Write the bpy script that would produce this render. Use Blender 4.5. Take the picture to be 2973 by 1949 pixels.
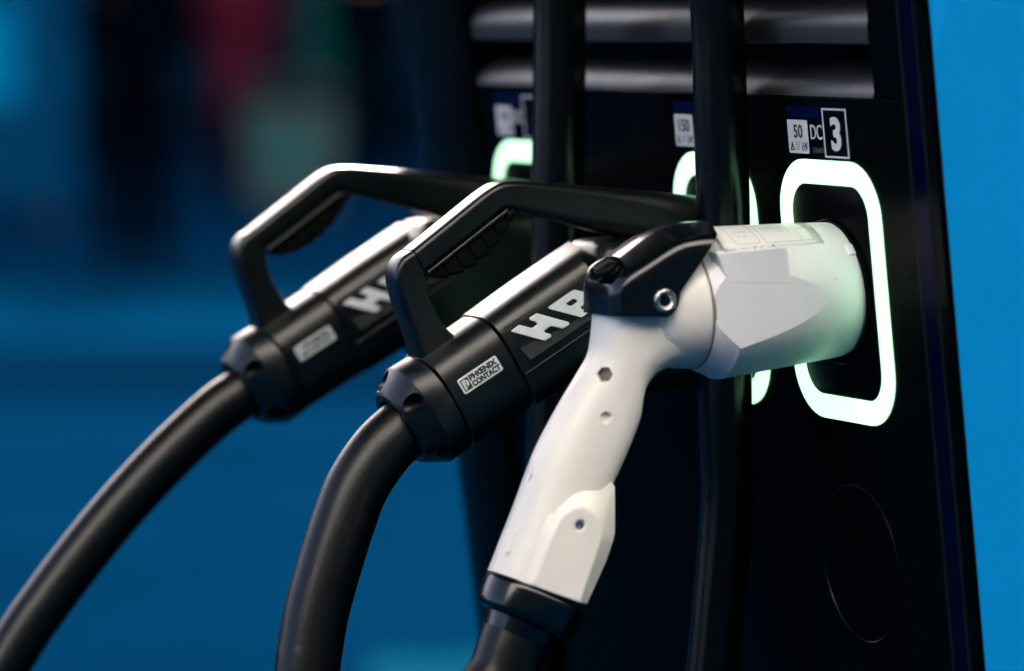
import bpy, bmesh, math, random
from mathutils import Vector, Matrix

random.seed(7)
R = math.radians
for o in list(bpy.data.objects):
    bpy.data.objects.remove(o)
sc = bpy.context.scene
COL = sc.collection

# ------------------------------------------------------------------ camera
# Millimetre frame: origin where the white connector meets the panel, 1.05 m above the ground.
# -X sticks out of the charger front, -Y is the blue side face, +Z up.
ZO = 1.05


def W(x, y, z):
    return Vector((x * .001, y * .001, z * .001 + ZO))


cam = bpy.data.cameras.new('camera')
cam.sensor_width = 36.0
cam.lens = 152.78
cam.clip_start = .05
cam.clip_end = 2000
cam_o = bpy.data.objects.new('camera', cam)
COL.objects.link(cam_o)
psi, phi = R(23.6247), R(4.1908)
fw = Vector((math.sin(psi) * math.cos(phi), math.cos(psi) * math.cos(phi), -math.sin(phi)))
cam_o.location = W(-1112.03, -2098.61, 150.06)
cam_o.rotation_euler = fw.to_track_quat('-Z', 'Y').to_euler()
cam.dof.use_dof = True
cam.dof.focus_distance = 2.392
cam.dof.aperture_fstop = 4.0
cam.dof.aperture_blades = 9
sc.camera = cam_o

# ------------------------------------------------------------------ light
SUN_DIR = Vector((.37, .82, .42)).normalized()          # towards the sun
el = math.asin(SUN_DIR.z)
az = math.atan2(SUN_DIR.x, SUN_DIR.y)                      # from +Y, clockwise
world = bpy.data.worlds.new('World')
sc.world = world
world.use_nodes = True
wn = world.node_tree
wn.nodes.clear()
sky = wn.nodes.new('ShaderNodeTexSky')
sky.sky_type = 'NISHITA'
sky.sun_disc = False
sky.sun_elevation = el
sky.sun_rotation = az
sky.air_density = .25
sky.dust_density = 3.0
sky.ozone_density = 0.0
bg = wn.nodes.new('ShaderNodeBackground')
bg.inputs['Strength'].default_value = .15
wo = wn.nodes.new('ShaderNodeOutputWorld')
wn.links.new(sky.outputs[0], bg.inputs['Color'])
wn.links.new(bg.outputs[0], wo.inputs['Surface'])
sun = bpy.data.lights.new('sun', 'SUN')
sun.energy = 3.0
sun.angle = R(4)
sun.color = (1.0, .95, .88)
sun_o = bpy.data.objects.new('sun', sun)
COL.objects.link(sun_o)
sun_o.rotation_euler = (-SUN_DIR).to_track_quat('-Z', 'Y').to_euler()
sc.view_settings.view_transform = 'Standard'
sc.view_settings.look = 'None'
sc.view_settings.exposure = 2.25
sc.view_settings.gamma = 1.0
sc.render.engine = 'CYCLES'
sc.cycles.use_denoising = True
sc.cycles.max_bounces = 8


# ------------------------------------------------------------------ materials
def mat(name, col, rough=.5, metal=0.0, spec=.5, noise=0.0, nscale=300.0, bump=0.0, bscale=900.0, emit=None, estr=1.0,
        rvar=0.0, coat=0.0, stretch=None, specks=None):
    m = bpy.data.materials.new(name)
    m.use_nodes = True
    nt = m.node_tree
    b = nt.nodes['Principled BSDF']
    b.inputs['Base Color'].default_value = (*col, 1)
    b.inputs['Roughness'].default_value = rough
    b.inputs['Metallic'].default_value = metal
    b.inputs['Specular IOR Level'].default_value = spec
    if coat:
        b.inputs['Coat Weight'].default_value = coat
        b.inputs['Coat Roughness'].default_value = .12
    if emit:
        b.inputs['Emission Color'].default_value = (*emit, 1)
        b.inputs['Emission Strength'].default_value = estr
    tc = nt.nodes.new('ShaderNodeTexCoord')
    src = tc.outputs['Object']
    if stretch:
        mp = nt.nodes.new('ShaderNodeMapping')
        mp.inputs['Scale'].default_value = stretch
        nt.links.new(src, mp.inputs['Vector'])
        src = mp.outputs['Vector']
    if noise or rvar:
        n = nt.nodes.new('ShaderNodeTexNoise')
        n.inputs['Scale'].default_value = nscale
        n.inputs['Detail'].default_value = 6
        n.inputs['Roughness'].default_value = .65
        nt.links.new(src, n.inputs['Vector'])
        if noise:
            mr = nt.nodes.new('ShaderNodeMapRange')
            mr.inputs[1].default_value, mr.inputs[2].default_value = .25, .75
            mr.inputs[3].default_value, mr.inputs[4].default_value = 1 - noise, 1 + noise
            nt.links.new(n.outputs['Fac'], mr.inputs[0])
            mx = nt.nodes.new('ShaderNodeVectorMath')
            mx.operation = 'SCALE'
            mx.inputs[0].default_value = col
            nt.links.new(mr.outputs[0], mx.inputs['Scale'])
            nt.links.new(mx.outputs[0], b.inputs['Base Color'])
            if specks:
                v = nt.nodes.new('ShaderNodeTexVoronoi')
                v.inputs['Scale'].default_value = specks[0]
                nt.links.new(tc.outputs['Object'], v.inputs['Vector'])
                wn_ = nt.nodes.new('ShaderNodeSeparateColor')
                nt.links.new(v.outputs['Color'], wn_.inputs[0])
                thr = nt.nodes.new('ShaderNodeMapRange')      # dot radius differs per cell, most cells have none
                thr.inputs[1].default_value, thr.inputs[2].default_value = specks[1], 1.0
                thr.inputs[3].default_value, thr.inputs[4].default_value = 0.0, .11
                nt.links.new(wn_.outputs[0], thr.inputs[0])
                lt = nt.nodes.new('ShaderNodeMath')
                lt.operation = 'LESS_THAN'
                nt.links.new(v.outputs['Distance'], lt.inputs[0])
                nt.links.new(thr.outputs[0], lt.inputs[1])
                mc = nt.nodes.new('ShaderNodeMix')
                mc.data_type = 'RGBA'
                nt.links.new(lt.outputs[0], mc.inputs[0])
                nt.links.new(mx.outputs[0], mc.inputs[6])
                mc.inputs[7].default_value = (.12, .10, .07, 1)
                nt.links.new(mc.outputs[2], b.inputs['Base Color'])
        if rvar:
            mr2 = nt.nodes.new('ShaderNodeMapRange')
            mr2.inputs[1].default_value, mr2.inputs[2].default_value = .25, .75
            mr2.inputs[3].default_value, mr2.inputs[4].default_value = rough - rvar, rough + rvar
            nt.links.new(n.outputs['Fac'], mr2.inputs[0])
            nt.links.new(mr2.outputs[0], b.inputs['Roughness'])
    if bump:
        n2 = nt.nodes.new('ShaderNodeTexNoise')
        n2.inputs['Scale'].default_value = bscale
        n2.inputs['Detail'].default_value = 3
        nt.links.new(src, n2.inputs['Vector'])
        bp = nt.nodes.new('ShaderNodeBump')
        bp.inputs['Strength'].default_value = bump
        bp.inputs['Distance'].default_value = .0004
        nt.links.new(n2.outputs['Fac'], bp.inputs['Height'])
        nt.links.new(bp.outputs[0], b.inputs['Normal'])
    return m


M = dict(
    plastic=mat('satin black plastic', (.0009, .0036, .0046), .33, spec=.56, noise=.25, nscale=150, rvar=.05, bump=.10, bscale=1500),
    hang=mat('old black cable jacket', (.0008, .0020, .0026), .24, spec=.32, noise=.3, nscale=160, rvar=.06, bump=.25, bscale=120),
    rubber=mat('matt black rubber', (.0015, .002, .0022), .6, spec=.15, noise=.2, bump=.2, bscale=900),
    gloss=mat('glossy black plastic', (.0005, .0026, .0038), .19, spec=.65, noise=.2, nscale=90, rvar=.04, bump=.03, bscale=700),
    cable=mat('black cable jacket', (.0008, .0020, .0026), .34, spec=.42, noise=.3, nscale=700, rvar=.05, bump=.3, bscale=600),
    panel=mat('black coated panel', (.0009, .0019, .0023), .26, spec=.02, noise=.3, nscale=60, rvar=.03, bump=.05, bscale=1800),
    panel_dark=mat('deep black panel', (.0008, .0012, .0015), .28, spec=.03, noise=.2, nscale=60),
    lip=mat('black coated louvre', (.0018, .0028, .0034), .42, spec=.85, noise=.3, nscale=60, rvar=.05, bump=.06, bscale=1500),
    hollow=mat('unlit black interior', (.0015, .0015, .002), .8, spec=.1),
    cream=mat('cream white plastic', (.83, .815, .755), .36, noise=.06, nscale=22, rvar=.04, bump=.03, bscale=1200, specks=(120, .965)),
    shell=mat('light grey plastic', (.79, .815, .835), .36, noise=.06, nscale=25, rvar=.04, bump=.03, bscale=1200, specks=(150, .90)),
    cavity=mat('brown grime and hole shade', (.22, .19, .14), .6, noise=.3, nscale=200),  # for grime and seam, and for the hex hole's shade as colour
    label=mat('white printed label', (.84, .84, .83), .3, noise=.02, nscale=80),
    grey_ink=mat('pale grey ink', (.42, .42, .40), .5),
    dark_ink=mat('black ink', (.02, .025, .025), .5),
    steel=mat('brushed steel', (.62, .62, .63), .28, metal=1.0, noise=.1, nscale=400, rvar=.06),
    badge=mat('dark grey badge', (.035, .036, .035), .36, noise=.2, nscale=300, rvar=.05, bump=.1, bscale=1800),
    letter=mat('pale silver lettering', (.74, .79, .80), .32, noise=.03, nscale=200),
    plate=mat('pale silver nameplate', (.64, .70, .69), .34, noise=.06, nscale=200),
    sticker=mat('black glossy sticker', (.0006, .0012, .003), .2, spec=.06, noise=.1, nscale=100),
    white_print=mat('white print', (.74, .74, .75), .35, noise=.03, nscale=300),
    dim_print=mat('dim grey print', (.012, .018, .018), .4, spec=.05),
    navy=mat('navy blue print', (.0006, .003, .034), .3, spec=.06, noise=.1, nscale=100),
    faint_print=mat('faint grey lettering', (.07, .09, .09), .4, spec=.1),
    navy_trim=mat('navy trim strip', (.0002, .0012, .014), .2, spec=.03, noise=.1, nscale=60),
    led=mat('lit green led band', (.5, .9, .7), .4, emit=(.175, .37, .195), estr=1.0),
    blue=mat('blue vinyl wrap', (.0003, .25, .63), .4, spec=.12, noise=.05, nscale=14, rvar=.04, bump=.05, bscale=800),
    blue_light=mat('lighter blue vinyl', (.001, .29, .72), .4, spec=.12, noise=.04, nscale=14),
)

UP = Vector((-math.sin(R(6)), 0, math.cos(R(6))))     # up along the leaning charger front
NF = Vector((-math.cos(R(6)), 0, -math.sin(R(6))))    # out of the charger front


def PN(y, t, off=0.0):
    v = UP * t + NF * off
    return W(v.x, y, v.z)


# ------------------------------------------------------------------ builders
def tag(o, label=None, cat=None, group=None, kind=None):
    for k, v in (('label', label), ('category', cat), ('group', group), ('kind', kind)):
        if v:
            o[k] = v
    return o


def thing(name, loc, label, cat, group=None):
    o = bpy.data.objects.new(name, None)
    o.empty_display_size = .05
    o.location = loc
    COL.objects.link(o)
    return tag(o, label, cat, group)


def root_loc(o):
    v = Vector((0, 0, 0))
    while o is not None:
        v += o.location
        o = o.parent
    return v


def obj(name, vf, m, parent=None, angle=35, bevel=0.0, bseg=2, sub=0):
    vs, fs = vf
    off = root_loc(parent)
    me = bpy.data.meshes.new(name)
    me.from_pydata([tuple(Vector(v) - off) for v in vs], [], fs)
    bm = bmesh.new()
    bm.from_mesh(me)
    bmesh.ops.remove_doubles(bm, verts=bm.verts, dist=1e-6)
    bmesh.ops.recalc_face_normals(bm, faces=bm.faces)
    bm.to_mesh(me)
    bm.free()
    me.materials.append(m)
    me.shade_smooth()
    me.set_sharp_from_angle(angle=R(angle))
    o = bpy.data.objects.new(name, me)
    COL.objects.link(o)
    if parent is not None:
        o.parent = parent
    if bevel:
        b = o.modifiers.new('edge', 'BEVEL')
        b.width = bevel * .001
        b.segments = bseg
        b.limit_method = 'ANGLE'
        b.angle_limit = R(28)
        b.harden_normals = False
    if sub:
        s = o.modifiers.new('smooth', 'SUBSURF')
        s.levels = s.render_levels = sub
    return o


def join(*vfs):
    vs, fs = [], []
    for v, f in vfs:
        n = len(vs)
        vs += list(v)
        fs += [tuple(i + n for i in q) for q in f]
    return vs, fs


def loft(rings, cap0=True, cap1=True):
    n = len(rings[0])
    vs = [p for r in rings for p in r]
    fs = []
    for i in range(len(rings) - 1):
        for j in range(n):
            k = (j + 1) % n
            fs.append((i * n + j, i * n + k, (i + 1) * n + k, (i + 1) * n + j))
    if cap0:
        fs.append(tuple(range(n))[::-1])
    if cap1:
        fs.append(tuple(range((len(rings) - 1) * n, len(rings) * n)))
    return vs, fs


def prism(pts, f, d0, d1, inset=None):
    """polygon pts (a,b) placed by f(a,b,depth) between depths d0 and d1"""
    return loft([[f(a, b, d0) for a, b in pts], [f(a, b, d1) for a, b in pts]])


def box(f, a0, a1, b0, b1, d0, d1):
    return prism([(a0, b0), (a1, b0), (a1, b1), (a0, b1)], f, d0, d1)


def rrect(a, b, r, k=5):
    """points of a rounded rectangle with half sizes a, b"""
    r = max(.01, min(r, a * .999, b * .999))
    out = []
    for cx, cy, a0 in ((a - r, b - r, 0), (-a + r, b - r, 90), (-a + r, -b + r, 180), (a - r, -b + r, 270)):
        for i in range(k + 1):
            t = R(a0 + 90 * i / k)
            out.append((cx + r * math.cos(t), cy + r * math.sin(t)))
    return out


def superell(a, b, e, n=64):
    out = []
    for i in range(n):
        t = 2 * math.pi * i / n
        c, s = math.cos(t), math.sin(t)
        out.append((a * math.copysign(abs(c) ** (2 / e), c), b * math.copysign(abs(s) ** (2 / e), s)))
    return out


def cr(p, n=8):
    """Catmull-Rom through tuples of numbers"""
    out = []
    for i in range(len(p) - 1):
        p0, p1, p2, p3 = p[max(i - 1, 0)], p[i], p[i + 1], p[min(i + 2, len(p) - 1)]
        for j in range(n):
            t = j / n
            out.append(tuple(.5 * (2 * b + (c - a) * t + (2 * a - 5 * b + 4 * c - d) * t * t + (3 * b - a - 3 * c + d) * t ** 3)
                             for a, b, c, d in zip(p0, p1, p2, p3)))
    out.append(tuple(p[-1]))
    return out


def tb_rings(st, Y, e=None, n=64, k=5):
    """stations (tx,tz,bx,bz,halfwidth,corner radius) in the upright plane y=Y"""
    rings = []
    for tx, tz, bx, bz, hw, r in st:
        u = Vector((tx - bx, 0, tz - bz))
        h = u.length / 2
        u.normalize()
        c = Vector(((tx + bx) / 2, Y, (tz + bz) / 2))
        pts = superell(hw, h, e, n) if e else rrect(hw, h, r, k)
        rings.append([W(*(c + u * q + Vector((0, p, 0)))) for p, q in pts])
    return rings


def tube(path, rad, seg=40, n=8, cap=True):
    """path of (x,y,z) mm; rad a number or one per path point"""
    if not isinstance(rad, (list, tuple)):
        rad = [rad] * len(path)
    pts = cr([(*p, q) for p, q in zip(path, rad)], n)
    rings = []
    up = Vector((0, 1, .01))
    for i, p in enumerate(pts):
        a = Vector(pts[max(i - 1, 0)][:3])
        b = Vector(pts[min(i + 1, len(pts) - 1)][:3])
        d = (b - a).normalized()
        s = d.cross(up).normalized()
        t = s.cross(d)
        c = Vector(p[:3])
        rings.append([W(*(c + (s * math.cos(2 * math.pi * j / seg) + t * math.sin(2 * math.pi * j / seg)) * p[3])) for j in range(seg)])
    return loft(rings, cap, cap)


def lathe(o, d, prof, seg=64, c0=True, c1=True):
    """profile of (distance along d, radius) about the line o + d (mm)"""
    o, d = Vector(o), Vector(d).normalized()
    s = d.cross(Vector((.123, .2, 1))).normalized()
    t = d.cross(s)
    return loft([[W(*(o + d * a + (s * math.cos(2 * math.pi * j / seg) + t * math.sin(2 * math.pi * j / seg)) * r)) for j in range(seg)]
                 for a, r in prof], c0, c1)


def bisect(vf, co, no):
    """cut away the side the normal points to and close the cut"""
    bm = bmesh.new()
    vv = [bm.verts.new(v) for v in vf[0]]
    for f in vf[1]:
        bm.faces.new([vv[i] for i in f])
    g = bm.verts[:] + bm.edges[:] + bm.faces[:]
    r = bmesh.ops.bisect_plane(bm, geom=g, plane_co=co, plane_no=Vector(no), clear_outer=True)
    ed = [e for e in r['geom_cut'] if isinstance(e, bmesh.types.BMEdge)]
    bmesh.ops.contextual_create(bm, geom=ed)
    bm.verts.index_update()
    out = [v.co.copy() for v in bm.verts], [tuple(v.index for v in f.verts) for f in bm.faces]
    bm.free()
    return out


def boolean_cut(o, cutters, angle=35):
    """subtract meshes (vf) from object o for good"""
    vs, fs = join(*cutters)
    me = bpy.data.meshes.new('cut')
    off = root_loc(o.parent)
    me.from_pydata([tuple(Vector(v) - off) for v in vs], [], fs)
    bm = bmesh.new()
    bm.from_mesh(me)
    bmesh.ops.recalc_face_normals(bm, faces=bm.faces)
    bm.to_mesh(me)
    bm.free()
    c = bpy.data.objects.new('cut', me)
    COL.objects.link(c)
    if o.parent:
        c.parent = o.parent
    md = o.modifiers.new('cut', 'BOOLEAN')
    md.operation = 'DIFFERENCE'
    md.solver = 'EXACT'
    md.object = c
    bpy.context.view_layer.update()
    dg = bpy.context.evaluated_depsgraph_get()
    new = bpy.data.meshes.new_from_object(o.evaluated_get(dg))
    o.modifiers.clear()
    o.data = new
    bpy.data.objects.remove(c)
    new.shade_smooth()
    new.set_sharp_from_angle(angle=R(angle))
    return o


def text_vf(s, fat=0.0, thick=.05):
    cu = bpy.data.curves.new('t', 'FONT')
    cu.body = s
    cu.offset = fat
    cu.extrude = thick
    cu.resolution_u = 4
    o = bpy.data.objects.new('t', cu)
    COL.objects.link(o)
    bpy.context.view_layer.update()
    me = bpy.data.meshes.new_from_object(o.evaluated_get(bpy.context.evaluated_depsgraph_get()))
    vs = [v.co.copy() for v in me.vertices]
    fs = [tuple(p.vertices) for p in me.polygons]
    bpy.data.objects.remove(o)
    bpy.data.meshes.remove(me)
    return vs, fs


def text_fit(name, s, f, a0, a1, b0, b1, d0, d1, m, parent, fat=0.0):
    """lettering stretched into a box; f(a,b,depth) -> world"""
    vs, fs = text_vf(s, fat)
    x0, x1 = min(v.x for v in vs), max(v.x for v in vs)
    y0, y1 = min(v.y for v in vs), max(v.y for v in vs)
    z0, z1 = min(v.z for v in vs), max(v.z for v in vs)
    out = [f(a0 + (v.x - x0) / (x1 - x0) * (a1 - a0), b0 + (v.y - y0) / (y1 - y0) * (b1 - b0), d0 + (v.z - z0) / (z1 - z0) * (d1 - d0)) for v in vs]
    return obj(name, (out, fs), m, parent, angle=20)


def frame_vf(f, a0, a1, b0, b1, w, d0, d1, r=0.0):
    """a flat rectangular outline of width w"""
    ca, cb = (a0 + a1) / 2, (b0 + b1) / 2
    ha, hb = abs(a1 - a0) / 2, abs(b1 - b0) / 2
    o_ = [(ca + p, cb + q) for p, q in rrect(ha, hb, r + w if r else .01, 4)]
    i_ = [(ca + p, cb + q) for p, q in rrect(ha - w, hb - w, r or .01, 4)]
    return loft([[f(*p, d0) for p in o_], [f(*p, d1) for p in o_], [f(*p, d1) for p in i_], [f(*p, d0) for p in i_], [f(*p, d0) for p in o_]], False, False)


# ------------------------------------------------------------------ charging station
charger = thing('charging_station', W(110, 235, -1050), 'tall black charging station with green lit sockets and a blue side face', 'charging station')


def front(name, y0, y1, t0, t1, d0, d1, m, bevel=0.0, parent=charger):
    return obj(name, box(PN, y0, y1, t0, t1, d0, d1), m, parent, bevel=bevel)


T_LOW, T_TOP = -1040, 880
LOUV_T0 = 107.5
front('front_panel', -94.2, 477, T_LOW, LOUV_T0, -24, 0, M['panel'], .8)
front('front_panel', -94.2, -60.5, LOUV_T0 + .4, T_TOP, -24, -.2, M['panel'], .8)
front('backplate', -60, 500, LOUV_T0 - 8, T_TOP, -46, -42, M['hollow'])
# louvres: front face, rounded lip going back to a slot
for k in range(17):
    tb = LOUV_T0 - 9.5 + 38 * k
    pr = [(-40, tb + 38 - 10.5 - 10), (-40, tb + 1)] if k else [(-40, tb + 9.7), (-24.2, tb + 9.7)]
    prof = [(-38, tb + 24.6), (-38, tb + .2), (-1.2, tb), (0, tb + 1.0), (0, tb + 8)]
    if k == 0:
        prof = [(-38, tb + 24.6), (-38, tb + 9.7), (0, tb + 9.6)]
    for i in range(9):
        a = R(90 * (i + 1) / 9)
        prof.append((-22 * (1 - math.cos(a)) ** 1.0, tb + 9.6 + 16.6 * math.sin(a) ** 1.25))
    obj('louvre', loft([[PN(-60, t, d) for d, t in prof], [PN(474, t, d) for d, t in prof]]), M['lip'], charger, angle=30)
# left side bar: rounded, tapering towards the foot
rings = []
for t, yc, a in ((T_LOW, 505, 36), (-263, 513, 40), (-145, 517, 43), (47, 525, 49), (T_TOP, 525, 49)):
    rings.append([PN(yc + a * math.cos(R(q)), t, 13 * math.sin(R(q)) if q <= 180 else -60 * math.sin(R(q - 180)) ** .3) for q in range(0, 360, 6)])
obj('side_bar', loft(rings), mat('black side bar', (.0004, .001, .0014), .26, spec=.11, noise=.2, nscale=80), charger)
# right edge: hairline, navy strip, black rounded edge trim, blue wrapped side
front('edge_line', -96.0, -94.6, T_LOW, T_TOP, -20, .5, M['dim_print'])
front('navy_strip', -111.5, -96.3, T_LOW, T_TOP, -20, .2, M['navy_trim'], .5)
front('edge_line', -112.6, -111.8, T_LOW, T_TOP, -20, .3, M['dim_print'])
front('edge_trim', -123.6, -112.9, T_LOW, T_TOP, -4, -.1, M['panel_dark'], 1.4)


def SD(x, z, d):
    return W(x, -123.2 - d, z)


sl = math.tan(R(6))
side_pts = [(-T_LOW * sl + 3.6, T_LOW), (640, T_LOW), (640, T_TOP), (-T_TOP * sl + 3.6, T_TOP)]
obj('side_panel', prism(side_pts, SD, -8, 0), M['blue'], charger)
obj('side_stripe', prism([(-9.7, 128.2), (-1.6, 159), (90, 510), (82, 510), (-9.2, 159), (-11.8, 148.8)], SD, .02, .35), M['blue_light'], charger)
obj('cabinet_body', loft([[W(-t * sl + 30, y, t) for y, t in ((-114, T_LOW), (520, T_LOW), (520, T_TOP), (-114, T_TOP))],
                          [W(640, y, t) for y, t in ((-114, T_LOW), (520, T_LOW), (520, T_TOP), (-114, T_TOP))]]), M['panel'], charger)

SOCK = (0.0, 141.7, 407.0)


def ring_pts(h_a, h_b, r, cy, n=10):
    return [(cy + p, q + .7) for p, q in rrect(h_a, h_b, r, n)]


for cy in SOCK:
    wd = 58 if cy == 0 else 52.7                    # the two high power sockets have narrower rings
    o_, i_ = ring_pts(wd, 72, 31, cy), ring_pts(wd - 13.4, 58.6, 17.6, cy)
    o2, i2 = ring_pts(wd - .6, 71.4, 30.4, cy), ring_pts(wd - 12.8, 59.2, 18.2, cy)
    obj('led_ring', loft([[PN(*p, -1) for p in o_], [PN(*p, .6) for p in o_], [PN(*p, 1.3) for p in o2], [PN(*p, 1.3) for p in i2],
                          [PN(*p, .6) for p in i_], [PN(*p, -1) for p in i_], [PN(*p, -1) for p in o_]], False, False), M['led'], charger)
    so = obj('socket', loft([[PN(*p, -.5) for p in ring_pts(wd - 13.7, 58.3, 17.3, cy)], [PN(*p, .35) for p in ring_pts(wd - 13.7, 58.3, 17.3, cy)],
                             [PN(*p, .8) for p in ring_pts(wd - 14.5, 57.5, 16.5, cy)]]), M['panel_dark'], charger)
    obj('socket_collar', lathe(PN(cy, .7, 0) * 1000 - Vector((0, 0, ZO * 1000)), NF, [(.5, wd - 17.6), (2.6, wd - 17.9), (3.2, wd - 18.6), (3.2, wd - 20), (.9, wd - 20.6)]), M['panel_dark'], so)

co = PN(.5, -150.5, 0) * 1000 - Vector((0, 0, ZO * 1000))
obj('cover_rim', lathe(co, NF, [(-.5, 44.6), (.3, 44.5), (.7, 44.1), (.75, 43.8), (.2, 43.2), (-.5, 43.0)], 96, False, False), mat('black rim', (.0009, .0019, .0023), .30, spec=.16), charger)
obj('round_cover', lathe(co, NF, [(-.5, 43.1), (.05, 43.1), (.12, 42.7), (.12, 42.6)], 96), M['panel_dark'], charger)


sc_ = []
for y_, t_, a_, l_ in ((-40, 96, 80, 7), (-42, 84, 75, 6), (-45, 78, 60, 4), (-61, -196, 50, 3.0), (-52, -94, 70, 2.6), (-20, -120, 20, 2.0), (70, 96, 35, 3), (-66, 20, 84, 5)):
    c_, n_ = math.cos(R(a_)), math.sin(R(a_))
    sc_.append(([PN(y_, t_, .06), PN(y_ + .16 * n_, t_ - .16 * c_, .06), PN(y_ + l_ * c_, t_ + l_ * n_, .06)], [(0, 1, 2)]))
tag(obj('scratch', join(*sc_), M['faint_print'], charger), kind='stuff')


def socket_label(cy, kw, number, small):
    f = lambda a, b, d: PN(cy - a, b, d)        # a runs to the reader's right
    lp = obj('socket_label', prism([(4.4 + p, 89 + q) for p, q in rrect(37.2, 16, 2.5, 4)][::-1] and [(p - 5.4, 89 + q) for p, q in rrect(37.2, 16, 2.5, 4)], f, -.2, .45), M['sticker'], charger)
    obj('blue_band', box(f, -41.2, -2.4, 95.6, 102.0, .3, .62), M['navy'], lp)
    obj('white_field', prism([(p - 29.4, 85.1 + q) for p, q in rrect(11.8, 9.25, .9, 3)], f, .3, .66), M['white_print'], lp)
    wide = 5.3 if len(kw) == 2 else 7.2
    text_fit('power_figure', kw, f, -28.8 - wide, -28.8 + wide, 84.2, 91.8, .4, .80, M['dark_ink'], lp, .025)
    text_fit('unit_text', 'kW', f, -25.4, -18.6, 77.2, 82.2, .4, .80, M['dark_ink'], lp, .01)
    tri = [(-39.4, 77.4), (-34.2, 77.4), (-36.8, 82.6)]
    tri_i = [(-38.1, 78.1), (-35.5, 78.1), (-36.8, 80.9)]
    obj('warning_triangle', loft([[f(*p, .4) for p in tri], [f(*p, .8) for p in tri], [f(*p, .8) for p in tri_i], [f(*p, .4) for p in tri_i], [f(*p, .4) for p in tri]], False, False), M['dark_ink'], lp)
    obj('warning_bolt', prism([(-37.0, 80.4), (-37.3, 79.2), (-36.9, 79.3), (-37.0, 78.4), (-36.3, 79.7), (-36.7, 79.6), (-36.5, 80.4)], f, .4, .82), M['dark_ink'], lp)
    obj('small_print', join(*[box(f, -32.6, -28.4 + .4 * i, 77.7 + i * 1.3, 78.5 + i * 1.3, .4, .78) for i in range(4)]), M['grey_ink'], lp)
    text_fit('current_text', 'DC', f, -14.0, -.9, 84.0, 92.0, .3, .8, M['white_print'], lp, -.005)
    if small:
        text_fit('plug_type_text', small, f, -13.2, .9, 76.6, 79.6, .3, .7, M['faint_print'], lp)
    obj('number_frame', frame_vf(f, 1.0, 28.6, 74.4, 101.4, .95, .3, .8), M['white_print'], lp)
    if number:
        text_fit('socket_number', number, f, 9.6, 20.9, 78.2, 96.8, .3, .8, M['white_print'], lp, .035)
    return lp


socket_label(0, '50', '3', 'CHAdeMO')
socket_label(143.5, '150', '', '')
socket_label(404.5, '150', '', '')


# ------------------------------------------------------------------ heavy black connectors
CA, SA = math.cos(R(30.3)), math.sin(R(30.3))


def hb(Y):
    return lambda s, n, d: W(CA * s - SA * n, Y - d, SA * s + CA * n)      # d towards the viewer's side


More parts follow.
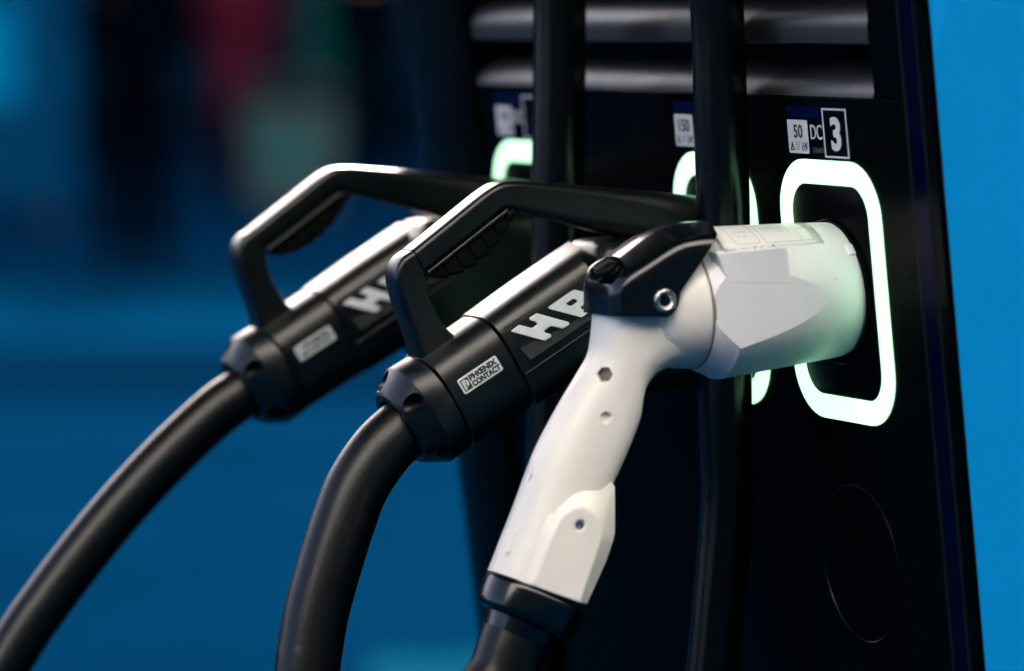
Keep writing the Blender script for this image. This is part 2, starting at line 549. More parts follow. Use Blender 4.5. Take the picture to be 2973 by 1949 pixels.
def make_heavy(Y, label):
    f = hb(Y)
    t = thing('charging_connector', W(-100, Y, 0), label, 'charging connector', 'black charging connectors with loop handles')

    def body(name, prof, m, e=2.7, par=t, slant=False):
        rings = []
        for s, cn, rn, ry in prof:
            ring = []
            for p, q in superell(ry, rn, e, 96):
                ss = s
                if slant and s > -70:
                    ss = max(-95, s - 1.2 * max(0, rn - q) - .22 * (p + ry))
                ring.append(f(ss, cn + q, p))
            rings.append(ring)
        return obj(name, loft(rings), m, par, angle=40)

    # gland nut with scallops round the cable
    g = body('gland_nut', [(-188.0, 34.2, 29.6, 28.6), (-188.3, 34.2, 30.6, 29.6), (-200.5, 34.2, 30.9, 29.9), (-201.4, 34.2, 30.4, 29.4),
                           (-212.6, 34.0, 23.6, 23.0), (-214.4, 34.0, 21.6, 21.0), (-214.4, 34.0, 17.9, 17.9), (-206, 34.0, 17.9, 17.9)], M['plastic'], 2.25)
    cut = []
    for k in range(5):
        a = R(32 + 72 * k)
        o_ = f(-202.0, 34 + 25.2 * math.sin(a), 25.2 * math.cos(a)) * 1000 - Vector((0, 0, ZO * 1000))
        d_ = Vector((-CA, 0, -SA))
        nrm = Vector((-SA * math.sin(a), -math.cos(a), CA * math.sin(a)))
        cut.append(lathe(o_, d_ + nrm * .35, [(0, 4.6), (2, 5.2), (30, 5.6)], 28))
    boolean_cut(g, cut)
    bc = body('barrel', [(-145.9, 34.9, 29.2, 28.4), (-146.4, 34.9, 29.9, 29.1), (-186.6, 34.7, 29.5, 28.9), (-187.2, 34.7, 28.8, 28.2)], M['plastic'], 3.0)
    body('front_barrel', [(-145.1, 34.9, 29.2, 28.4), (-144.6, 34.9, 29.9, 29.1), (-112, 35.3, 30.7, 29.6), (-80, 35.3, 31.2, 29.9), (-64.5, 35.3, 31.2, 29.9)], M['plastic'], 3.8, slant=True)
    # head that enters the socket
    st = []
    for x, zt, zb, hw, r in ((-93, 12, -52, 24, 12), (-90.6, 19.4, -56, 26.5, 12), (-86, 23.6, -60, 28.8, 12), (-80, 24.6, -61, 29.2, 13), (-60, 25.5, -63, 29.5, 14), (-30, 30, -62, 30, 20), (-4, 33, -60, 31, 26), (3, 33, -58, 31, 26)):
        st.append((x, zt, x, zb, hw, r))
    obj('head', loft(tb_rings(st, Y)), M['plastic'], t, angle=50)
    # loop handle: strut, bar with neck
    strut = cr([(-197.6, 20.6, -190.9, 8.2, 10, 3.6), (-203.2, 17.0, -190.0, 5.4, 10, 3.6), (-207.0, 11.0, -188.8, 2.4, 10, 3.6), (-207.6, 3.0, -188.2, -1.6, 10, 3.6),
                (-204.2, -9.5, -185.6, -9.0, 10, 3.8), (-200.0, -20.5, -179.6, -19.6, 10.4, 4), (-196.4, -30, -172.4, -26.8, 10.8, 4), (-193.6, -39, -163.2, -29.4, 11.4, 4), (-190, -50, -157, -36, 12, 4)], 5)
    obj('handle_strut', loft(tb_rings(strut, Y)), M['plastic'], t, angle=50)
    bar = cr([(-197.0, 21.1, -190.4, 8.7, 10, 3.6), (-176, 36.3, -169.2, 24.2, 10, 3.6), (-158, 49.4, -152.0, 36.6, 10, 3.6), (-149.0, 55.2, -146.2, 40.8, 10, 3.6), (-142.5, 57.8, -141.6, 43.0, 10, 3.8),
              (-134.0, 58.4, -136.6, 42.2, 10, 4), (-122.0, 57.6, -124.4, 39.2, 10, 4.6), (-100, 55.8, -101.4, 33.4, 10.4, 6), (-78, 53.9, -78.6, 27.4, 12, 8), (-58, 52.2, -58, 22.6, 15, 10),
              (-38, 50.2, -38, 14, 20, 13), (-18, 47.8, -18, 6, 25, 16), (0, 45, 0, 0, 28, 20)], 6)
    obj('handle_bar', loft(tb_rings(bar, Y)), M['plastic'], t, angle=50)
    # ribbed finger grip under the bar
    a0, a1 = Vector((-190.0, 0, 9.0)), Vector((-140.4, 0, 44.0))
    d = (a1 - a0).normalized()
    nn = Vector((d.z, 0, -d.x))
    obj('grip_bead', loft(tb_rings([((a0 + d * q + nn * 0).x, (a0 + d * q).z, (a0 + d * q + nn * 2.6).x, (a0 + d * q + nn * 2.6).z, 10.9, 1.1) for q in (0.6, 1.4, 30, 58.5, 59.5)], Y)), M['plastic'], t, angle=50)
    ln = (a1 - a0).length
    gs = []
    for i in range(85):
        q = i / 84
        th = 5.0 + 11.0 * math.sin(math.pi * min(1, q * 1.05)) ** .7 * (1 - .25 * q)
        ph = (q * 7.0) % 1.0
        th += 1.9 * (ph ** .8 if ph < .85 else (1 - ph) / .15 * .87)
        p = a0 + d * (2 + q * (ln + 4))
        b_ = p + nn * max(3.2, th)
        gs.append((p.x + nn.x * 2, p.z + nn.z * 2, b_.x, b_.z, 8.6 - .8 * (ph > .85), 3))
    obj('finger_grip', loft(tb_rings(gs, Y)), M['rubber'], t, angle=40)
    # badge with raised letters on the visible side
    bd = [(-140.8, 57.2), (-141.2, 55.6), (-139.2, 40.9), (-138.0, 34.2), (-137.0, 33.2), (-62, 33.4), (-62, 57.2)]
    fb = lambda a, b, d: f(a, b, d - (b - 34) * .125)
    bo = obj('badge', prism(bd, fb, 24, 30.2), M['badge'], t, bevel=.4)
    H = [(-138.9, 53.3), (-138.7, 52.4), (-124.9, 38.1), (-120.3, 38.2), (-119.9, 39.4), (-122.5, 42.4), (-122.0, 43.3), (-117.5, 43.3), (-112.2, 38.2), (-107.4, 38.2),
         (-107.2, 39.6), (-120.6, 53.6), (-125.6, 53.7), (-126.1, 52.5), (-123.7, 49.8), (-123.4, 48.3), (-127.4, 48.1), (-132.8, 53.5)]
    P1 = [(-113.1, 53.0), (-113.0, 51.9), (-99.3, 37.9), (-94.6, 38.0), (-94.4, 39.1), (-97.0, 42.2), (-96.4, 43.1), (-90.2, 43.1), (-87.6, 44.8), (-88.6, 47.2), (-94.2, 52.8), (-96.3, 53.3)]
    Ph = [(-103.0, 49.3), (-102.4, 47.4), (-100.6, 46.3), (-96.7, 46.4), (-96.3, 47.7), (-98.0, 49.3)]
    Cc = [(-88.2, 52.6), (-88.0, 51.6), (-74.6, 38.1), (-66.0, 38.1), (-66.0, 40.4), (-71.2, 45.6), (-74.4, 45.6), (-71.6, 42.4), (-76.2, 42.4), (-82.0, 48.6), (-77.0, 48.8), (-74.6, 47.4), (-71.4, 47.4), (-75.6, 53.2)]
    obj('letter', prism(H, fb, 29.8, 31.6), M['letter'], bo, bevel=.45)
    lt = obj('letter', prism(P1, fb, 29.8, 31.6), M['letter'], bo)
    boolean_cut(lt, [prism(Ph, fb, 29, 33)])
    obj('letter', prism(Cc, fb, 29.8, 31.6), M['letter'], bo, bevel=.45)
    obj('side_rib', prism([(-144.4, 27.2), (-60, 28.2), (-60, 29.6), (-144.4, 28.6)], f, 24, 30.4), M['plastic'], t, bevel=.4)
    # nameplate
    tl = R(7)
    g_ = lambda a, b, dd: f(-167.2 + a, 42.1 + b * math.cos(tl) + dd * math.sin(tl), 28.25 - b * math.sin(tl) + dd * math.cos(tl))
    npl = obj('nameplate', prism([p for p in rrect(13.5, 4.75, 1.2, 4)], g_, -2, .9), M['plate'], t, bevel=.25)
    obj('plate_edge', prism([p for p in rrect(14.2, 5.4, 1.6, 4)], g_, -2.2, .35), M['gloss'], npl)
    text_fit('lettering', 'PH\u0152NIX', g_, -6.6, 12.2, .2, 3.7, .8, 1.05, M['dark_ink'], npl, .055)
    text_fit('lettering', 'CONTACT', g_, -6.6, 12.6, -3.7, -.3, .8, 1.05, M['dark_ink'], npl, .055)
    em = obj('emblem', box(g_, -12.3, -7.2, -3.5, 3.5, .8, 1.02), M['dark_ink'], npl)
    obj('emblem_mark', prism([(-11.7, 2.9), (-11.7, -2.9), (-10.6, -2.9), (-9.9, -.9), (-10.5, -.4), (-9.4, 1.0), (-9.9, 1.3), (-9.2, 2.9)], g_, .95, 1.1), M['plate'], npl)
    obj('emblem_mark', prism([(-8.9, 2.7), (-9.5, 1.4), (-9.0, 1.1), (-9.9, -.3), (-9.3, -.8), (-9.6, -1.7), (-8.4, -1.0), (-7.8, .4), (-8.0, 1.8)], g_, .95, 1.1), M['plate'], npl)
    return t


near = make_heavy(138.0, 'black charging connector with grey nameplate, directly behind the white plug')


def copy_tree(o, parent=None):
    c = o.copy()
    COL.objects.link(c)
    if parent is not None:
        c.parent = parent
    for ch in list(o.children):
        copy_tree(ch, c)
    return c


far = copy_tree(near)
far.location = near.location + Vector((0, .255, 0))
far['label'] = 'blurred black charging connector farthest from the white plug, dark street behind it'

HC = CA * -214 - SA * 34, SA * -214 + CA * 34
c2 = [(-178, 138, -64), (-190, 138, -71.5), (-200.5, 138, -79.5), (-214.5, 137, -91.5), (-228.5, 136, -110), (-238, 134, -130), (-246.5, 132, -152), (-255, 130, -177), (-259.6, 128, -196), (-262.6, 126, -212), (-270, 120, -270), (-262, 118, -420), (-200, 130, -640)]
obj('cable', tube(c2, [17, 17, 17.2, 17.6, 17.8, 18.0, 18.1, 18.2, 18.3, 18.3, 18.3, 18.3, 18.3]), M['cable'], near)
c1 = [(-176, 393, -60), (-188, 393, -68.5), (-199.5, 393, -77.5), (-217, 393, -88.5), (-237.5, 393, -105), (-257, 393, -122.5), (-282, 393, -147.3), (-303.5, 393, -171), (-325.5, 393, -197.5), (-349, 393, -229), (-400, 393, -310), (-420, 390, -460), (-360, 380, -680)]
obj('cable', tube(c1, 15.9), M['cable'], far)

# ------------------------------------------------------------------ hanging cables
hg = 'thick black cables hanging in front of the panel'
k2 = [(-50, 84, 806), (-88, 84, 790), (-100, 84, 745), (-92, 84, 650), (-66, 84, 420), (-44, 84, 250), (-33.0, 84, 159), (-30.2, 84, 97), (-28.0, 84, 34), (-26.5, 84, -65), (-28, 84, -160), (-60, 86, -420), (-120, 90, -700)]
h2 = obj('hanging_cable', tube(k2, 15.1), M['hang'])
tag(h2, 'thick black cable hanging between the number 3 socket label and the 150 label', 'cable', hg)
k1 = [(-50, 258, 806), (-90, 258, 790), (-102, 258, 745), (-95, 258, 650), (-72, 258, 420), (-56, 258, 250), (-50.6, 258, 160), (-51.6, 258, 54), (-54, 258, -80), (-60, 258, -200), (-90, 258, -440), (-150, 258, -700)]
h1 = obj('hanging_cable', tube(k1, 15.8), M['hang'])
tag(h1, 'thick black cable hanging just right of the most blurred socket label', 'cable', hg)

# ------------------------------------------------------------------ white connector
plug = thing('charging_connector', W(-100, 0, 0), 'white and grey charging connector with pistol grip plugged into the lit ring', 'charging connector')
PA = Vector((math.cos(R(4.4)), 0, math.sin(R(4.4))))
PO = Vector((0, 0, 2.1))
pv = Vector((-math.sin(R(4.4)), 0, math.cos(R(4.4))))


def cyl(x, rad, ang):
    """point on the plug: x along the axis, angle 0 = top, positive to the viewer's side"""
    v = PO + PA * x + pv * (rad * math.cos(ang)) + Vector((0, -rad * math.sin(ang), 0))
    return W(*v)


def rad_at(x):
    return 36.8 + (41.2 - 36.8) * (-x / 78.0)


prof = [(4, 30), (3.0, 35.5), (-.4, 35.6), (-1.4, 36.1), (-3.2, 36.75)] + [(-x, rad_at(-x)) for x in (8, 16, 26, 36, 46, 56, 66, 74)] + [(-77.6, 41.2), (-79.0, 40.9), (-79.8, 40.2), (-91.4, 34.4), (-92.3, 33.6), (-92.4, 33.0), (-92.4, 28)]
sh = lathe(PO, PA, prof, 144)
fp = Vector((-26, -38.4, 0))
fn = Vector((-.071, -1, 0)).normalized()
sh = bisect(sh, W(*fp), fn)
shell = obj('shell', sh, M['shell'], plug, angle=14, bevel=.5, bseg=2)


def FAC(x, z, d):
    """on the flat facet of the shell: d = distance out of it"""
    y = fp.y - (x - fp.x) * fn.x / fn.y
    return W(x + fn.x * d, y + fn.y * d, z)


obj('raised_block', prism([(-90.4, 25.4), (-51.4, 28.2), (-49.6, 27.0), (-47.6, 7.6), (-84.0, 9.0)], FAC, -14, .12), M['shell'], plug, bevel=2.2, bseg=4)
dirt = []
for i in range(70):
    q = random.random()
    x_, z_ = -86 + 34 * q, 26.2 + 2.3 * q + random.gauss(0, .45)
    w_ = random.uniform(.10, .34)
    c_ = [FAC(x_ + w_ * math.cos(k * 1.26) * 1.6, z_ + w_ * math.sin(k * 1.26) * .7, .3 - 2.6 * max(0, (z_ - 25.6) / 3)) for k in range(5)]
    dirt.append((c_, [(0, 1, 2, 3, 4)]))
tag(obj('dirt', join(*dirt), M['cavity'], plug), kind='stuff')
obj('latch_rib', loft([[cyl(x, rad_at(x) + h, R(a)) for x, h in ((-1.5, -2), (-1.8, 0.4), (-3, 1.1), (-7, 1.0), (-9.5, -.6), (-9.5, -2))] for a in (46, 48, 54, 56)]), M['shell'], plug)
# printed label wrapped over the top
lab = []
N_A = 20
XS = [-81 + i * (61.5 / 8) for i in range(9)]
lb = [[cyl(x, rad_at(x) + .25, R(-42 + 84 * j / N_A)) for j in range(N_A + 1)] for x in XS]
vs = [p for r in lb for p in r]
fs = [(i * (N_A + 1) + j, i * (N_A + 1) + j + 1, (i + 1) * (N_A + 1) + j + 1, (i + 1) * (N_A + 1) + j) for i in range(8) for j in range(N_A)]
lo = obj('rating_label', (vs, fs), M['label'], plug)
sm = lo.modifiers.new('thick', 'SOLIDIFY')
sm.thickness = .0003


def on_label(a, b, d):
    """a mm along the label from its rear edge, b mm of arc from the label's front edge, d height"""
    x = -81 + a
    r = rad_at(x)
    return cyl(x, r + .35 + d, R(42) - b / r)


def strip(a0, b0, a1, b1, w, n=6):
    out = []
    L_ = math.hypot(a1 - a0, b1 - b0)
    ux, uy = (a1 - a0) / L_, (b1 - b0) / L_
    pts = []
    for i in range(n + 1):
        a, b = a0 + (a1 - a0) * i / n, b0 + (b1 - b0) * i / n
        pts.append(((a - uy * w / 2, b + ux * w / 2), (a + uy * w / 2, b - ux * w / 2)))
    vs = [on_label(*p, .06) for q in pts for p in q]
    return vs, [(2 * i, 2 * i + 1, 2 * i + 3, 2 * i + 2) for i in range(n)]


lines = []
for a0, a1 in ((8.5, 23.5), (27, 57.5)):
    lines += [strip(a0 + 1, 3, a1 - 1, 3, .35), strip(a0 + 1, 38, a1 - 1, 38, .35), strip(a0, 4, a0, 37, .35), strip(a1, 4, a1, 37, .35),
              strip(a0 + 1, 3, a0, 4, .35, 1), strip(a1 - 1, 3, a1, 4, .35, 1)]
lines.append(strip(49.5, 3, 49.5, 38, .25))
obj('label_lines', join(*lines), M['grey_ink'], lo)
smp = []
for a0, a1, b in ((12, 14, 9), (15.5, 18, 9.5), (11.5, 13.5, 14), (15, 20, 14.5), (39, 43, 13), (44, 46, 13), (38, 46, 16), (51, 55, 15), (30, 36, 16), (30, 46, 19)):
    smp.append(strip(a0, b, a1, b + .2, .55, 3))
obj('label_marks', join(*smp), M['grey_ink'], lo)

# cream collar and bent grip
obj('collar', lathe(PO, PA, [(-91.2, 30), (-91.6, 33.0), (-92.6, 33.6), (-94.2, 33.5), (-104, 32.2), (-116, 27), (-124, 20)], 96), M['cream'], plug, angle=60)
obj('collar_seam', lathe(PO, PA, [(-91.0, 34.3), (-92.6, 34.3), (-92.6, 33), (-91.0, 33)], 96, False, False), M['cavity'], plug)
grip_st = [(-98, 23, -99, -36.6, 27.5, 1), (-108, 24, -107.5, -37.6, 25.5, 1), (-121, 24, -114.5, -41.2, 23.5, 1), (-133, 17, -119.0, -46.8, 22, 1), (-141, 3, -121.4, -52, 21, 1), (-143.6, -15, -122.4, -58, 20.2, 1),
           (-146.2, -28, -123.4, -65, 19.6, 1), (-153.5, -39.5, -126.2, -73, 19.2, 1), (-163.2, -53.8, -130.2, -82.4, 19, 1), (-172.0, -68, -135.2, -92.6, 19, 1), (-179.2, -81.4, -140.6, -103, 19.2, 1), (-184.4, -94, -145.2, -113, 19.6, 1),
           (-190.4, -109.2, -151.0, -127.2, 20.2, 1), (-197.4, -125.6, -157.8, -142.6, 20.8, 1), (-204.8, -142.8, -161.0, -160.6, 21.2, 1)]
gr = obj('grip', loft(tb_rings(cr(grip_st, 6), 0, e=2.75, n=72)), M['cream'], plug, angle=60)


hexc = lathe((-151.7, -21.1, -38.9), (.6, .8, 0), [(0, 4.5), (13, 4.5)], 6)
dotc = lathe((-148.0, -40, -61.5), (0, 1, 0), [(0, 3.4), (22.6, 3.4), (23.0, 3.0)], 28)
hx2 = lathe((-186.5, 0, -92.4), (.9, -.25, -.4), [(0, 2.6), (9, 2.6)], 6)
boolean_cut(gr, [hexc, dotc, hx2])
gst = cr(grip_st, 6)
ml = []
for tx, tz, bx, bz, hw, _ in gst[24:]:
    u = Vector((tx - bx, 0, tz - bz)).normalized()
    ml.append((tx + u.x * .3, tz + u.z * .3, tx - u.x * 1.2, tz - u.z * 1.2, .5, .3))
obj('moulding_line', loft(tb_rings(ml, 0)), M['cream'], plug, angle=60)
obj('hex_recess', lathe((-144.2, -11.1, -38.9), (.6, .8, 0), [(0, 4.3), (.6, 4.3)], 6), M['cavity'], plug)  # dark floor disc: shade inside the hex hole put into its colour
obj('catch', prism([(-206.0, -132.4), (-202.2, -131.4), (-197.6, -121.8), (-200.6, -120.6), (-201.6, -122.6), (-203.6, -128.4)], lambda a, b, d: W(a + 4.4, -d, b), 6.0, 9.4), M['cream'], plug, bevel=.4)
# lower boss with screw
bo_ = [(-141.0, -98.6), (-143.1, -95.9), (-150.3, -93.8), (-158.4, -92.9), (-164.0, -94.7), (-170.0, -99.5), (-175.9, -103.3), (-181.5, -106.0),
       (-185.1, -113.1), (-189.3, -123.5), (-194.2, -136.5), (-198.2, -146.5), (-157.6, -161.5), (-145.8, -138.2), (-141.6, -126.9), (-140.8, -123.1)]
bi_ = [(-152.8, -122.1), (-153.8, -116.9), (-157.2, -111.7), (-164.0, -108.0), (-170.0, -108.9), (-174.4, -111.2), (-177.6, -115.1), (-180.3, -120.8),
       (-183.1, -126.5), (-186.3, -133.3), (-189.8, -141.1), (-193.2, -148.2), (-165.3, -158.9), (-158.0, -138.7), (-154.4, -128.8), (-153.2, -125.2)]


def boss_ring(pts, d):
    return [W(a, -d, b) for a, b in pts]


bs = obj('boss', loft([boss_ring(bi_, -24.4), boss_ring(bo_, -15.5), boss_ring(bo_, 15.5), boss_ring(bi_, 24.0), ]), M['cream'], plug, angle=20)
boolean_cut(bs, [lathe((-165.4, -30, -117.6), (0, 1, 0), [(0, 2.7), (9.5, 2.7)], 28)], 20)
bb_ = bs.modifiers.new('edge', 'BEVEL')
bb_.width, bb_.segments, bb_.limit_method, bb_.angle_limit = .0010, 3, 'ANGLE', R(22)
obj('boss_screw', lathe((-165.4, -21.6, -117.6), (0, -1, 0), [(-.5, 2.5), (1.2, 2.45), (1.7, 2.0), (1.7, 1.0), (.8, .85)], 28), M['steel'], plug)

# black lever cover
cap_st = [(-145.0, 4.0, -144.6, -7.9, 10, 1), (-144.6, 8.6, -144.0, -7.9, 16, 1), (-143.2, 12.6, -142.6, -7.9, 20.6, 1), (-140.2, 16.6, -139.8, -7.8, 24.0, 1), (-134.6, 21.4, -134.4, -7.8, 27.0, 1), (-126, 27.4, -126, -7.9, 29.6, 1), (-116, 33.8, -116, -8.4, 31, 1),
          (-108, 37.6, -108, -9, 32.0, 1), (-98, 39.6, -98, -9, 33.2, 1), (-88, 40.4, -88, -9, 34.2, 1), (-78, 40.8, -78, -9, 35.2, 1)]
rings = []
for tx, tz, bx, bz, hw, _ in cr(cap_st, 5):
    H_ = tz - bz                                   # side walls, rounded shoulders, sloping shoulders up to a narrow flat ridge
    rd = min(8.0, .36 * H_)
    rw = min(6.0, hw * .3)
    sl_ = min(.23, .5 * H_ / (hw - rw))
    hs = H_ - sl_ * (hw - rw)
    an = math.atan(sl_)
    half = [(hw, 0), (hw, .3 * hs), (hw, .62 * hs)]
    tl_ = rd * math.tan((math.pi / 2 - an) / 2)
    cx_, cz_ = hw - rd, hs - tl_
    for k in range(9):
        a_ = (math.pi / 2 - an) * k / 8
        half.append((cx_ + rd * math.cos(a_), cz_ + rd * math.sin(a_)))
    half += [(rw + .5 * (hw - rw) * .6, hs + sl_ * (hw - rw) * .70), (rw + 1.2, H_ - sl_ * 1.6), (rw + .2, H_ - .25), (rw - 1.0, H_), (rw * .4, H_)]
    top = half + [(-p, q) for p, q in half[::-1]]
    rings.append([W(tx, p, bz + q) for p, q in top])
cv = loft(rings)
lc = obj('lever_cover', cv, M['gloss'], plug, angle=40)
cut_pts = [(-70, 48), (-81.0, 41.0), (-83.4, 38.4), (-88.6, 34.4), (-92.4, 30.2), (-96.8, 24.0), (-102.2, 16.5), (-110.3, 5.4), (-111.0, 3.6), (-111.2, .6), (-112.0, -2.4), (-113.8, -5.2), (-116.4, -7.4), (-120, -9.4), (-123, -22), (-40, -22), (-40, 48)]
boolean_cut(lc, [prism(cut_pts, lambda a, b, d: W(a, d, b), -60, 60)])
bv = lc.modifiers.new('edge', 'BEVEL')
bv.width, bv.segments, bv.limit_method, bv.angle_limit = .0008, 2, 'ANGLE', R(40)
bolt = obj('bolt', lathe((-119.3, -30.2, .6), (-.02, -1, .05), [(-3, 6.3), (1.0, 6.3), (1.9, 5.9), (2.3, 5.1), (2.0, 4.2), (.8, 3.1), (-1.6, 2.8), (-4, 2.7)], 56, True, True), M['steel'], plug, angle=50)
obj('bolt_hole', lathe((-119.3, -29.6, .6), (-.02, -1, .05), [(-3, 2.6), (-1.0, 2.65), (-.9, .1)], 24), M['hollow'], bolt)
ba = Vector((-.54, -.17, .83)).normalized()
bo0 = Vector((-138.0, -4.5, 9.0))
rb = obj('release_button', lathe(bo0, ba, [(-4, 4.6), (2, 5.2), (6, 7.2), (8.6, 9.6), (9.6, 10.0), (10.6, 9.7), (10.8, 8.7), (9.4, 7.9), (8.6, 7.6)], 56), M['gloss'], plug, angle=60)
obj('button_top', lathe(bo0 + Vector((.6, .4, 0)), ba, [(8.4, 6.4), (10.6, 6.3), (11.4, 5.5), (11.5, .1)], 40), M['rubber'], rb)
obj('button_bar', prism(rrect(5.2, 1.5, .8, 3), lambda a, b, d: W(*(bo0 + ba * (11.2 + d) + Vector((.80, 0, .48)) * a + Vector((-.1, .95, .2)) * b)), 0, 1.1), M['plastic'], rb, bevel=.3)

# sleeve and cable below the grip
gc = Vector((-179.6, 0, -152.6))
gd = Vector((-.42, 0, -.907)).normalized()
gp = Vector((-gd.z, 0, gd.x)).normalized()
rings = []
for a, p, q in ((-.5, 21.5, 19.5), (.6, 22.6, 20.6), (1.6, 24.6, 22.0), (2.2, 26.6, 24.0), (3.2, 27.7, 25.0), (5, 28.0, 25.3), (15.5, 27.8, 25.2), (17.5, 27.4, 24.8), (18.8, 26.4, 24.0), (19.6, 24, 22.4), (20.4, 20.4, 19.6), (24, 19.8, 19.4), (28, 19.2, 19)):
    rings.append([W(*(gc + gd * a + gp * u + Vector((0, v, 0)))) for u, v in superell(p, q, 2.3, 72)])
obj('sleeve', loft(rings), M['gloss'], plug, angle=60)
c3 = [tuple(gc + gd * 18), tuple(gc + gd * 34), tuple(gc + gd * 50 + Vector((1, 0, 0))), (-211, 0, -216), (-218, 0, -250), (-226, 2, -330), (-215, 6, -480), (-160, 20, -700)]
obj('cable', tube(c3, 18.8), M['cable'], plug)


# ------------------------------------------------------------------ place behind
def ground_mat():
    m = mat('blue painted ground', (.0003, .017, .048), .8, spec=0, noise=.25, nscale=.55, bump=.3, bscale=120)
    return m


GB = ground_mat()
g = obj('ground', ([(-600, -600, 0), (600, -600, 0), (600, 600, 0), (-600, 600, 0)], [(0, 1, 2, 3)]), GB)
tag(g, kind='structure')
FH = Vector((math.sin(psi), math.cos(psi), 0))
RH = Vector((math.cos(psi), -math.sin(psi), 0))
CAM0 = Vector((cam_o.location.x, cam_o.location.y, 0))


def V(dep, side, z=0.0):
    """a place on the ground: metres ahead of the photographer, metres to the right, height"""
    v = CAM0 + FH * dep + RH * side
    return Vector((v.x, v.y, z))


def gstrip(name, d0, d1, s0, s1, m, z=.004):
    o = obj(name, ([V(d0, s0, z), V(d0, s1, z), V(d1, s1, z), V(d1, s0, z)], [(0, 1, 2, 3)]), m)
    return tag(o, kind='structure')


gstrip('shade_band', 13.6, 15.6, -30, 12, mat('dark blue ground shade', (.0003, .010, .029), .8, spec=0, noise=.3, nscale=.8))  # darker strip laid on the ground as a band of shade
gstrip('bright_band', 16.2, 19.0, -30, 12, mat('lighter blue ground band', (.0003, .030, .076), .8, spec=0, noise=.25, nscale=.8))  # lighter strip: bright band of the ground's shading, put into its colour
gstrip('pale_patch', 6.4, 8.05, -.26, .6, mat('pale blue ground patch', (.002, .045, .075), .8, spec=0, noise=.3, nscale=2.0), .008)  # paler patch on the near ground


def vbox(name, dep, s0, s1, z0, z1, thick, m, parent=None, bevel=0):
    f = lambda a, b, d: V(dep + d, a, b)
    return obj(name, box(f, s0, s1, z0, z1, 0, thick), m, parent, bevel=bevel * 1000)


wall = thing('wall', V(40, 0), 'dark blue building wall closing off the blurred background', 'wall')
vbox('wall_face', 40, -70, 30, 0, 10.5, .4, mat('dark navy render', (.0008, .010, .024), .8, spec=0, noise=.3, nscale=.3), wall)
vbox('plinth', 39.9, -70, 30, 0, .45, .09, mat('navy plinth', (.0008, .006, .014), .8, spec=0, noise=.3, nscale=.5), wall)
for i in range(14):
    s = -33 + i * 3.1
    vbox('window', 39.93, s, s + 1.7, .9, 2.6, .06, mat('dark glass', (.002, .012, .03), .15) if i == 0 else bpy.data.materials['dark glass'], wall)

board = thing('notice_board', V(24, -3.0), 'large blue notice board standing at the left edge behind the person', 'notice board')
bb = mat('blue board face', (.001, .04, .11), .5, spec=0, noise=.3, nscale=1.2)
vbox('board_face', 24, -3.6, -2.42, .18, 1.9, .06, bb, board, .01)
vbox('poster', 23.985, -3.1, -2.72, .72, 1.28, .01, mat('cyan poster', (.0, .17, .38), .5, spec=0, noise=.2, nscale=4), board)
for s in (-3.4, -2.6):
    vbox('post', 24.02, s, s + .06, 0, .2, .05, M['plastic'], board)

banner = thing('banner', V(33, -1.5), 'dark green banner standing behind the pale litter bin', 'banner')
vbox('banner_cloth', 33, -1.55, -1.2, .55, 2.3, .02, mat('green cloth', (.0, .04, .04), .7, spec=0, noise=.2, nscale=3), banner)
vbox('banner_pole', 33.03, -1.6, -1.56, 0, 2.4, .04, M['plastic'], banner)

binr = thing('litter_bin', V(27, -1.36), 'pale grey litter bin with a teal panel beside the person in red', 'bin')
bf = lambda w, h0: [[V(27 + q, -1.36 + p, h0) for p, q in rrect(w, w, .08, 5)]][0]
obj('bin_body', loft([bf(.27, .03), bf(.29, .3), bf(.31, .62), bf(.31, .66)]), mat('pale grey bin plastic', (.04, .078, .084), .6, spec=.1, noise=.15, nscale=5), binr)
obj('bin_lid', loft([bf(.33, .66), bf(.33, .72), bf(.27, .80), bf(.12, .83)]), mat('grey green bin lid', (.006, .014, .015), .9, spec=.1, noise=.15, nscale=5), binr)
vbox('bin_panel', 26.70, -1.5, -1.24, .27, .5, .02, mat('teal panel', (.0, .10, .12), .6, spec=.1), binr)


def skin(name, verts, edges, radii, m, parent, sub=2):
    off = root_loc(parent)
    me = bpy.data.meshes.new(name)
    me.from_pydata([tuple(Vector(v) - off) for v in verts], edges, [])
    me.materials.append(m)
    o = bpy.data.objects.new(name, me)
    COL.objects.link(o)
    o.parent = parent
    md = o.modifiers.new('skin', 'SKIN')
    md.use_smooth_shade = True
    for sv, r in zip(me.skin_vertices[0].data, radii):
        sv.radius = r if isinstance(r, tuple) else (r, r)
    me.skin_vertices[0].data[0].use_root = True
    s = o.modifiers.new('s', 'SUBSURF')
    s.levels = s.render_levels = sub
    return o


skin_m = mat('skin', (.28, .15, .10), .55, spec=.2, noise=.05, nscale=20)
hair_m = mat('dark hair', (.012, .009, .008), .6, noise=.3, nscale=60)
shoe_m = mat('dark shoes', (.0015, .002, .003), .9, spec=0)


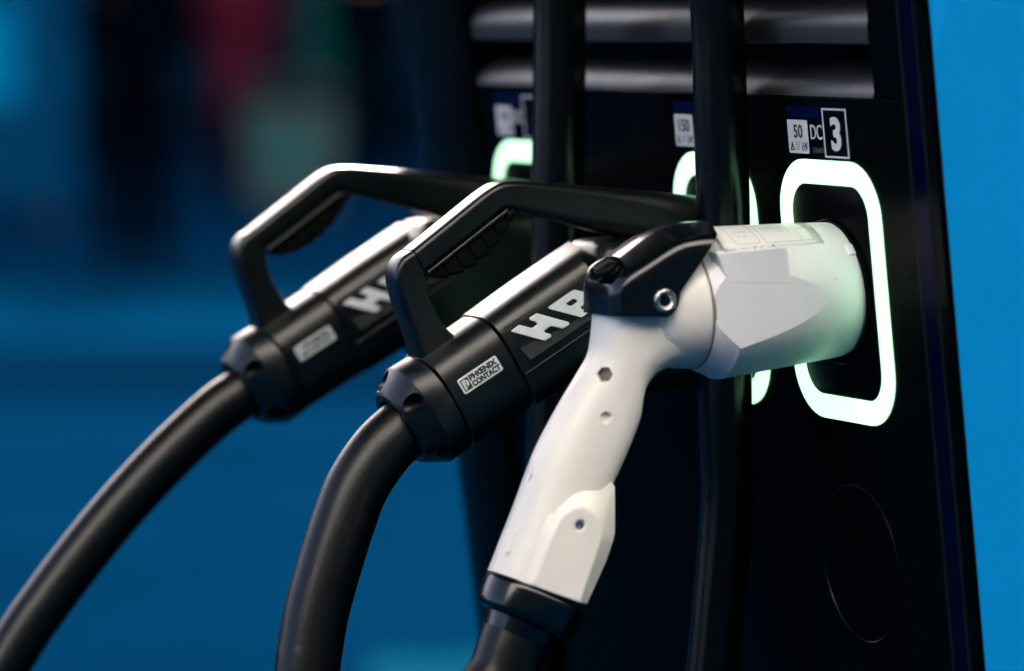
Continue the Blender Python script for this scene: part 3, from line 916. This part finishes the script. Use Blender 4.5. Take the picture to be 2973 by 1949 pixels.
def person(dep, side, label, top_m, leg_m, long_coat=False, stride=.10, turn=0.0):
    base = V(dep, side)
    t = thing('person', base, label, 'person')
    ct, st_ = math.cos(turn), math.sin(turn)

    def q(a, b, z):                # a to the side, b towards the viewer
        return base + RH * (a * ct - b * st_) - FH * (a * st_ + b * ct) + Vector((0, 0, z))
    # body: pelvis, spine, neck, head, arms with hands, legs with feet
    v, e, r = [], [], []

    def add(p, rad, link=None):
        v.append(p)
        r.append(rad)
        if link is not None:
            e.append((link, len(v) - 1))
        return len(v) - 1
    pel = add(q(0, 0, .95), .10)
    ch = add(q(0, .01, 1.22), .14, pel)
    sh_ = add(q(0, 0, 1.42), .09, ch)
    nk = add(q(0, .01, 1.50), .055, sh_)
    hd = add(q(0, .03, 1.60), .085, nk)
    add(q(0, .02, 1.72), .075, hd)
    nose = add(q(0, .115, 1.61), .018, hd)
    for s in (-1, 1):
        a = add(q(s * .19, 0, 1.40), .06, sh_)
        b = add(q(s * .25, -.07, 1.14), .045, a)
        c = add(q(s * .13, -.19, 1.00), .032, b)
        h = add(q(s * .07, -.20, .96), .034, c)
        for k in range(4):
            kn = add(q(s * (.035 - .006 * k), -.20 - .006 * s - .010 * k, .925 - .012 * k), .011, h)
            add(q(s * (.005 - .006 * k), -.20 - .008 * s - .010 * k, .89 - .012 * k), .009, kn)
        th = add(q(s * .055, -.17, .925), .012, h)
        add(q(s * .04, -.165, .895), .010, th)
        hp = add(q(s * .08, 0, .88), .07, pel)
        kn = add(q(s * .10, s * stride * .5 + .02, .50), .058, hp)
        an = add(q(s * .10, s * stride - .02, .09), .04, kn)
    skin('body', v, e, r, skin_m, t)
    # trousers
    v, e, r = [], [], []
    pel = add(q(0, 0, .95), .15)
    add(q(0, 0, 1.10), .135, pel)
    for s in (-1, 1):
        hp = add(q(s * .09, 0, .86), .105, pel)
        kn = add(q(s * .10, s * stride * .5 + .02, .50), .094, hp)
        an = add(q(s * .10, s * stride - .02, .075), .084, kn)
    skin('trousers', v, e, r, leg_m, t)
    v, e, r = [], [], []
    low = .55 if long_coat else .76
    b0 = add(q(0, 0, low), .20 if long_coat else .17)
    b1 = add(q(0, 0, 1.05), .165, b0)
    b2 = add(q(0, .01, 1.25), .175, b1)
    b3 = add(q(0, 0, 1.43), .10, b2)
    for s in (-1, 1):
        a = add(q(s * .19, 0, 1.39), .078, b3)
        b = add(q(s * .25, -.07, 1.14), .062, a)
        add(q(s * .14, -.185, 1.01), .056, b)
    skin('jacket', v, e, r, top_m, t)
    v, e, r = [], [], []
    h0 = add(q(0, -.02, 1.60), .09)
    h1 = add(q(0, -.01, 1.70), .092, h0)
    add(q(0, .02, 1.765), .05, h1)
    skin('hair', v, e, r, hair_m, t)
    for s in (-1, 1):
        v, e, r = [], [], []
        s0 = add(q(s * .10, s * stride - .05, .06), .058)
        s1 = add(q(s * .105, s * stride + .06, .05), .055, s0)
        add(q(s * .11, s * stride + .17, .035), .035, s1)
        skin('shoe', v, e, r, shoe_m, t, 1)
    return t


# unseen building added behind the camera: pale top bounces light, dark base darkens reflections
bld = thing('building', Vector((-6, -13, 0)), 'unseen pale building with dark base, added behind the camera to bounce light', 'building')
bq = lambda a, b, d: Vector((-6 + a, -13 + d, b))
obj('dark_base', box(bq, -30, 30, 0, 12.5, -8, -.4), mat('added dark lower storeys', (.008, .012, .016), .8, spec=0, noise=.2, nscale=.5), bld)
obj('fill_facade', box(bq, -30, 30, 12.5, 36, -8, 0), mat('added pale render', (.84, .82, .78), .8, spec=0, noise=.05, nscale=.6), bld)
for fl in range(5):
    for i in range(9):
        a0 = -27 + i * 6.4
        wf = obj('window', frame_vf(bq, a0, a0 + 1.3, 14.4 + fl * 4.1, 16.0 + fl * 4.1, .1, -.02, .06), M['white_print'], bld)
        obj('pane', box(bq, a0 + .1, a0 + 1.2, 14.5 + fl * 4.1, 15.9 + fl * 4.1, 0, .012), bpy.data.materials['dark glass'], wf)
obj('roof', box(bq, -30.4, 30.4, 36, 36.4, -8.3, .4), mat('added grey roof edge', (.2, .2, .2), .7), bld)  # roof of the added unseen building

can = thing('canopy', Vector((1.9, 2.0, 0)), 'unseen dark flat canopy on two steel columns, added to darken overhead reflections', 'canopy')  # unseen roof, added so that overhead reflections go dark
cq = lambda a, b, d: Vector((a, b, d))
obj('added_roof_slab', box(cq, -3.0, 3.2, -.75, 5.6, 4.2, 4.5), mat('added dark canopy soffit', (.012, .014, .016), .7, spec=.1, noise=.2, nscale=2), can)
obj('added_roof_edge', join(box(cq, -3.06, 3.26, -.81, -.753, 4.12, 4.58), box(cq, -3.06, 3.26, 5.603, 5.66, 4.12, 4.58)), bpy.data.materials['added grey roof edge'], can)
for cx_, cy_ in ((1.6, -.5), (2.75, 4.9)):
    obj('added_column', lathe((cx_ * 1000, cy_ * 1000, -1050), (0, 0, 1), [(0, 90), (4195 - 0, 90)], 32), M['steel'], can)

navy_cloth = mat('black navy cloth', (.0004, .0014, .0034), .8, spec=0, noise=.3, nscale=12)
person(20.2, -1.75, 'person in dark clothes standing in front of the blue board', navy_cloth, navy_cloth, stride=.03)
person(27.6, -1.74, 'person in dark red coat beside the pale litter bin', mat('dark red cloth', (.055, .006, .016), .8, spec=0, noise=.3, nscale=8), mat('plum cloth', (.016, .006, .016), .8, spec=0, noise=.3, nscale=8), True)
person(31.5, -1.06, 'person in black clothes right of the pale litter bin', navy_cloth, navy_cloth, stride=.05)
